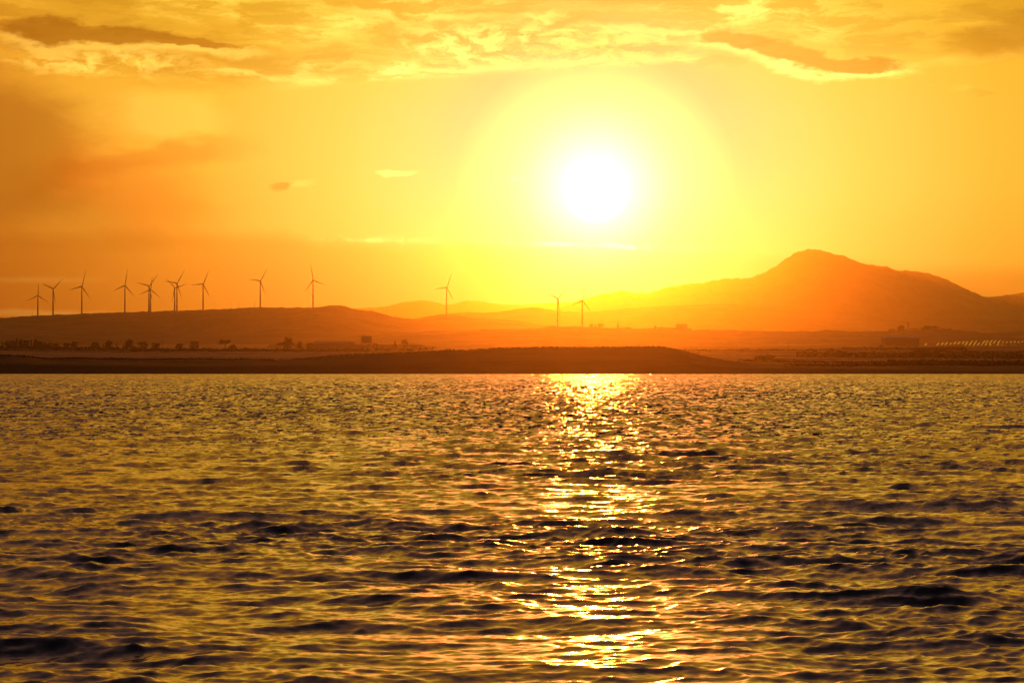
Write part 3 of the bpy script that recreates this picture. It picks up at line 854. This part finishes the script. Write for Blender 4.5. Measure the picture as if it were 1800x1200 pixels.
def building(name, u0_, u1_, vtop, D, depth, label, cat, z0=None, wins=0, roofh=0.5, wm_=None, rm_=None, bands=None):
    a_, c_ = at(u0_, vtop, D), at(u1_, vtop, D)
    cx = (a_.x + c_.x) / 2; w2 = (c_.x - a_.x) / 2
    base_z = gz(cx, D + depth / 2) - 1 if z0 is None else z0
    hh = a_.z - base_z
    o = empty(name, (cx, D, base_z))
    bxm('wall', -w2, w2, 0, depth, -2, hh - roofh, wm_ or m_wall, o)
    bxm('roof', -w2 - .4, w2 + .4, -.4, depth + .4, hh - roofh, hh, rm_ or m_conc, o)
    for k in range(wins):
        xk = -w2 + (k + .5) * 2 * w2 / wins
        wn = bxm('window', xk - 1.1, xk + 1.1, -.08, .05, hh * .45, hh * .45 + 1.6, m_dark, o)
        bxm('pane', xk - .95, xk + .95, -.12, -.083, hh * .45 + .12, hh * .45 + 1.45, m_glass, wn)
    tag(o, label, cat)
    return o, w2, hh

shed, w2, hh = building('storage_shed', 553, 622, 600.2, 3750, 26, 'long flat shed with a pale roof left of the raised water tank', 'shed', roofh=2.6, rm_=m_roofm)
# the glint on its roof: a tilted glass skylight
sk = MB(); sk.v = [(-1.3, -.2, 0), (1.3, -.2, 0), (1.3, 1.8, .12), (-1.3, 1.8, .12), (-1.3, -.2, -.9), (1.3, -.2, -.9), (1.3, 1.8, -.9), (-1.3, 1.8, -.9)]
sk.f = [(0, 1, 2, 3), (4, 7, 6, 5), (0, 4, 5, 1), (1, 5, 6, 2), (2, 6, 7, 3), (3, 7, 4, 0)]
m_mirror = bpy.data.materials.new('skylight_glass'); m_mirror.use_nodes = True
bb = m_mirror.node_tree.nodes['Principled BSDF']; bb.inputs['Base Color'].default_value = (.5, .5, .5, 1); bb.inputs['Metallic'].default_value = 1; bb.inputs['Roughness'].default_value = 0.12
skl = link('skylight', sk.mesh('skylight'), m_mirror, shed); skl.location = (at(606, 600, 3750).x - shed.location.x, 0.2, hh + .9)
building('low_house', 622, 664, 604.8, 3800, 14, 'low hazy building under and behind the raised water tank', 'building')
building('long_building', 664, 744, 605.4, 3700, 14, 'long low building right of the water tank behind clipped bushes', 'building')
building('annex', 744, 766, 608.6, 3720, 10, 'small lower annex at the right end of the long low building', 'building', wins=2)
# raised water tank
ta, tb_ = at(634.8, 590.6, 3650), at(653.2, 602.2, 3650)
tz = gz((ta.x + tb_.x) / 2, 3650)
wt = empty('water_tank', ((ta.x + tb_.x) / 2, 3650, tz)); tw = (tb_.x - ta.x) / 2
tb0, tb1 = tb_.z - tz, ta.z - tz
bxm('tank', -tw, tw, 0, 9, tb0, tb1 - .35, m_conc, wt)
bxm('tank_lid', -tw - .35, tw + .35, -.35, 9.35, tb1 - .35, tb1, m_conc, wt)
for k in range(4):
    xk = -tw + .8 + k * (2 * tw - 1.6) / 3
    for yk in (0.8, 8.2):
        bxm('leg', xk - .42, xk + .42, yk - .42, yk + .42, -2, tb0, m_conc, wt)
for zk in (tb0 * .5,):
    for yk in (.8, 8.2): bxm('brace', -tw + .4, tw - .4, yk - .2, yk + .2, zk, zk + .4, m_conc, wt)
tag(wt, 'square raised water tank on legs standing over low buildings', 'water tank')
# ridge buildings
zr = low_z(1198, 6540)
building('block_building', 1189, 1208.5, 569.3, 6540, 18, 'square faint block building on the low ridge right of the sun', 'building', z0=zr, wins=4, roofh=1.0)
building('row_building', 1150, 1188, 575.6, 6540, 12, 'long faint low building joined left of the square block', 'building', z0=zr, wins=7)
building('ridge_house', 1208.8, 1216, 577.2, 6540, 10, 'tiny faint house right of the square block building', 'building', z0=zr, wins=1)
# pale greenhouse-like shed on the right
gh, gw, ghh = building('farm_shed', 1555, 1616, 593.5, 4750, 40, 'long pale farm shed left of the glinting solar panels', 'shed', roofh=0.6, rm_=m_roofm, wm_=mat('tan_wall', (.36, .27, .16), (.28, .20, .12), 0.2, 0.8, 0.2))
sr = MB(); sr.v = [(-gw - .5, -.5, ghh - .3), (gw + .5, -.5, ghh - .3), (gw + .5, 20, ghh + 3.0), (-gw - .5, 20, ghh + 3.0), (-gw - .5, 40.5, ghh - .3), (gw + .5, 40.5, ghh - .3)]
sr.f = [(0, 1, 2, 3), (3, 2, 5, 4), (0, 3, 4), (1, 5, 2), (0, 4, 5, 1)]
for v_i in range(len(sr.v)): sr.v[v_i] = (sr.v[v_i][0], sr.v[v_i][1], sr.v[v_i][2] + .32)
link('pitched_roof', sr.mesh('pitched_roof'), m_roofm, gh)

# ------------------------------------------------------------------ masts
def mast(name, u_, vtop, D, z0, label, cat, half=1.6, arms=0, wd=.35):
    p = at(u_, vtop, D); hgt = p.z - z0
    o = empty(name, (p.x, D, z0))
    if arms:
        for sx_ in (-1, 1):
            for sy_ in (-1, 1):
                link('leg', MB().cone((sx_ * half, sy_ * half, -1), (sx_ * .4, sy_ * .4, hgt), wd, wd * .6, 5).mesh('leg'), m_dark, o)
        lt = MB()
        n = 8
        for k in range(n):
            z0_, z1_ = hgt * k / n, hgt * (k + 1) / n
            w0_, w1_ = half + (.4 - half) * k / n, half + (.4 - half) * (k + 1) / n
            for sy_ in (-1, 1):
                lt.cone((-w0_, sy_ * w0_, z0_), (w1_, sy_ * w1_, z1_), .12, .12, 4); lt.cone((w0_, sy_ * w0_, z0_), (-w1_, sy_ * w1_, z1_), .12, .12, 4)
        link('lattice', lt.mesh('lattice'), m_dark, o)
        for k in range(arms):
            zk = hgt * (.66 + .15 * k)
            link('crossarm', MB().cone((-5.5, 0, zk), (0, 0, zk + .8), .15, .4, 4).cone((5.5, 0, zk), (0, 0, zk + .8), .15, .4, 4).mesh('crossarm'), m_dark, o)
    else:
        link('pole', MB().cone((0, 0, -2), (0, 0, hgt), wd, wd * .5, 6).mesh('pole'), m_dark, o)
        link('antenna', MB().box(-.9, .9, -.25, .25, hgt * .82, hgt * .86).box(-.6, .6, -.25, .25, hgt * .92, hgt * .95).mesh('antenna'), m_dark, o)
    return tag(o, label, cat)

mast('transmission_pylon', 1596, 565.5, 6560, low_z(1596, 6560), 'thin lattice pylon between trees below the mountain', 'pylon', half=3.2, arms=3)
wa_ = np.array(WIND, float)
def wz(u_): return float(vz(np.interp(u_, wa_[:, 0], wa_[:, 1]), 8500)) - 2
for u_, v_, lab in ((57, 549, 'tiny mast on the ridge left of the first turbine'), (406, 532, 'first of three tiny masts on the ridge, the leftmost'), (420, 531, 'middle one of three tiny masts on the ridge'), (447.5, 528.5, 'tallest tiny mast, just left of the middle ridge turbine')):
    mast('radio_mast', u_, v_, 8500, wz(u_), lab, 'mast', wd=.5)
for u_, v_, lab in ((1224, 609, 'thin pole on the field right of the mound end'), (1386, 602, 'thin tall pole on the plain below the mountain'), (285, 594, 'thin pole rising above the left end of the hedge')):
    D_ = 3400; p = at(u_, v_, D_)
    mast('utility_pole', u_, v_, D_, gz(p.x, D_), lab, 'pole', wd=.32)

# ------------------------------------------------------------------ solar farm
m_pan = bpy.data.materials.new('solar_glass'); m_pan.use_nodes = True
bb = m_pan.node_tree.nodes['Principled BSDF']
bb.inputs['Base Color'].default_value = (.02, .02, .03, 1); bb.inputs['Roughness'].default_value = 0.12; bb.inputs['IOR'].default_value = 1.5
ROWS = []
for k, (x_, y_, l_) in enumerate([(762, 274, 14), (892, 268, 16), (938, 265, 14), (980, 262, 17), (1027, 262, 12), (1070, 257, 15), (1113, 255, 17), (1160, 251, 15), (1196, 252, 17), (1243, 250, 20), (1290, 246, 20), (1325, 262, 12), (1376, 246, 18), (1412, 243, 18), (1450, 244, 22), (1492, 244, 20), (1536, 243, 18),
                                 (1578, 246, 9), (1620, 246, 8), (1660, 243, 9), (1702, 243, 9), (1742, 246, 8), (1782, 240, 8)]):
    ROWS.append((1500 + x_ / 6, 560 + y_ / 6, l_ / 6.0, 'upper'))
for x_, y_, l_ in [(1182, 278, 16), (1222, 280, 18), (1268, 280, 19), (1308, 281, 15), (1350, 280, 14), (1396, 276, 14), (1440, 280, 18), (1522, 276, 15), (1562, 281, 8)]:
    ROWS.append((1500 + x_ / 6, 560 + y_ / 6, l_ / 6.0, 'lower'))
cnt = {'upper': 0, 'lower': 0}
for u_, v_, half_px, which in ROWS:
    D_ = 4560 if which == 'upper' else 4420
    p = at(u_, v_, D_)
    hz_ = half_px / F * D_ * 1.0              # half height gained by the row
    hy_ = hz_ / .085; hx_ = hz_ * .75 + p.x / D_ * hy_           # the row climbs a gentle slope away from the lake
    wid = 0.95
    o = empty('solar_panel_row', (p.x, D_, p.z))
    e = 0.0
    A_ = Vector((-hx_ - wid, -hy_, -hz_)); B_ = Vector((-hx_ + wid, -hy_, -hz_)); C_ = Vector((hx_ + wid, hy_, hz_)); D4 = Vector((hx_ - wid, hy_, hz_))
    dn = Vector((0, 0, -.12))
    nseg = 4
    for k in range(nseg):
        f0, f1_ = k / nseg + .012, (k + 1) / nseg - .012
        q = [A_.lerp(D4, f0), B_.lerp(C_, f0), B_.lerp(C_, f1_), A_.lerp(D4, f1_)]
        mb = MB(); mb.v = [tuple(z_) for z_ in q] + [tuple(z_ + dn) for z_ in q]
        mb.f = [(0, 1, 2, 3), (7, 6, 5, 4), (0, 4, 5, 1), (1, 5, 6, 2), (2, 6, 7, 3), (3, 7, 4, 0)]
        link('panel', mb.mesh('panel'), m_pan, o)
    for f_ in (.15, .5, .85):
        c_ = (A_.lerp(D4, f_) + B_.lerp(C_, f_)) / 2
        gzz = min(gz(p.x + c_.x, D_ + c_.y) - p.z - 1, c_.z - 1)
        link('post', MB().box(c_.x - .12, c_.x + .12, c_.y - .12, c_.y + .12, gzz, c_.z - .13).mesh('post'), m_dark, o)
    lab = '%s glinting solar panel strip from the left in the %s line of the farm' % (ORD[cnt[which]], which)
    cnt[which] += 1
    tag(o, lab, 'solar panels', 'glinting panel strips of the solar farm')


# ------------------------------------------------------------------ haze box
bx = MB().box(-12500, 12500, -60, 22000, -4.0, 860.0)
mh = bpy.data.materials.new('haze_air'); mh.use_nodes = True
tt = mh.node_tree
for n in list(tt.nodes):
    if n.type != 'OUTPUT_MATERIAL': tt.nodes.remove(n)
pv = tt.nodes.new('ShaderNodeVolumePrincipled')
pv.inputs['Color'].default_value = (1.0, 0.83, 0.34, 1)
pv.inputs['Density'].default_value = HAZE_DENSITY
pv.inputs['Anisotropy'].default_value = HAZE_G
tt.links.new(pv.outputs[0], [n for n in tt.nodes if n.type == 'OUTPUT_MATERIAL'][0].inputs['Volume'])
hz = link('haze', bx.mesh('haze'), mh)
tag(hz, 'thin golden evening haze over the lake and the hills', kind='stuff')
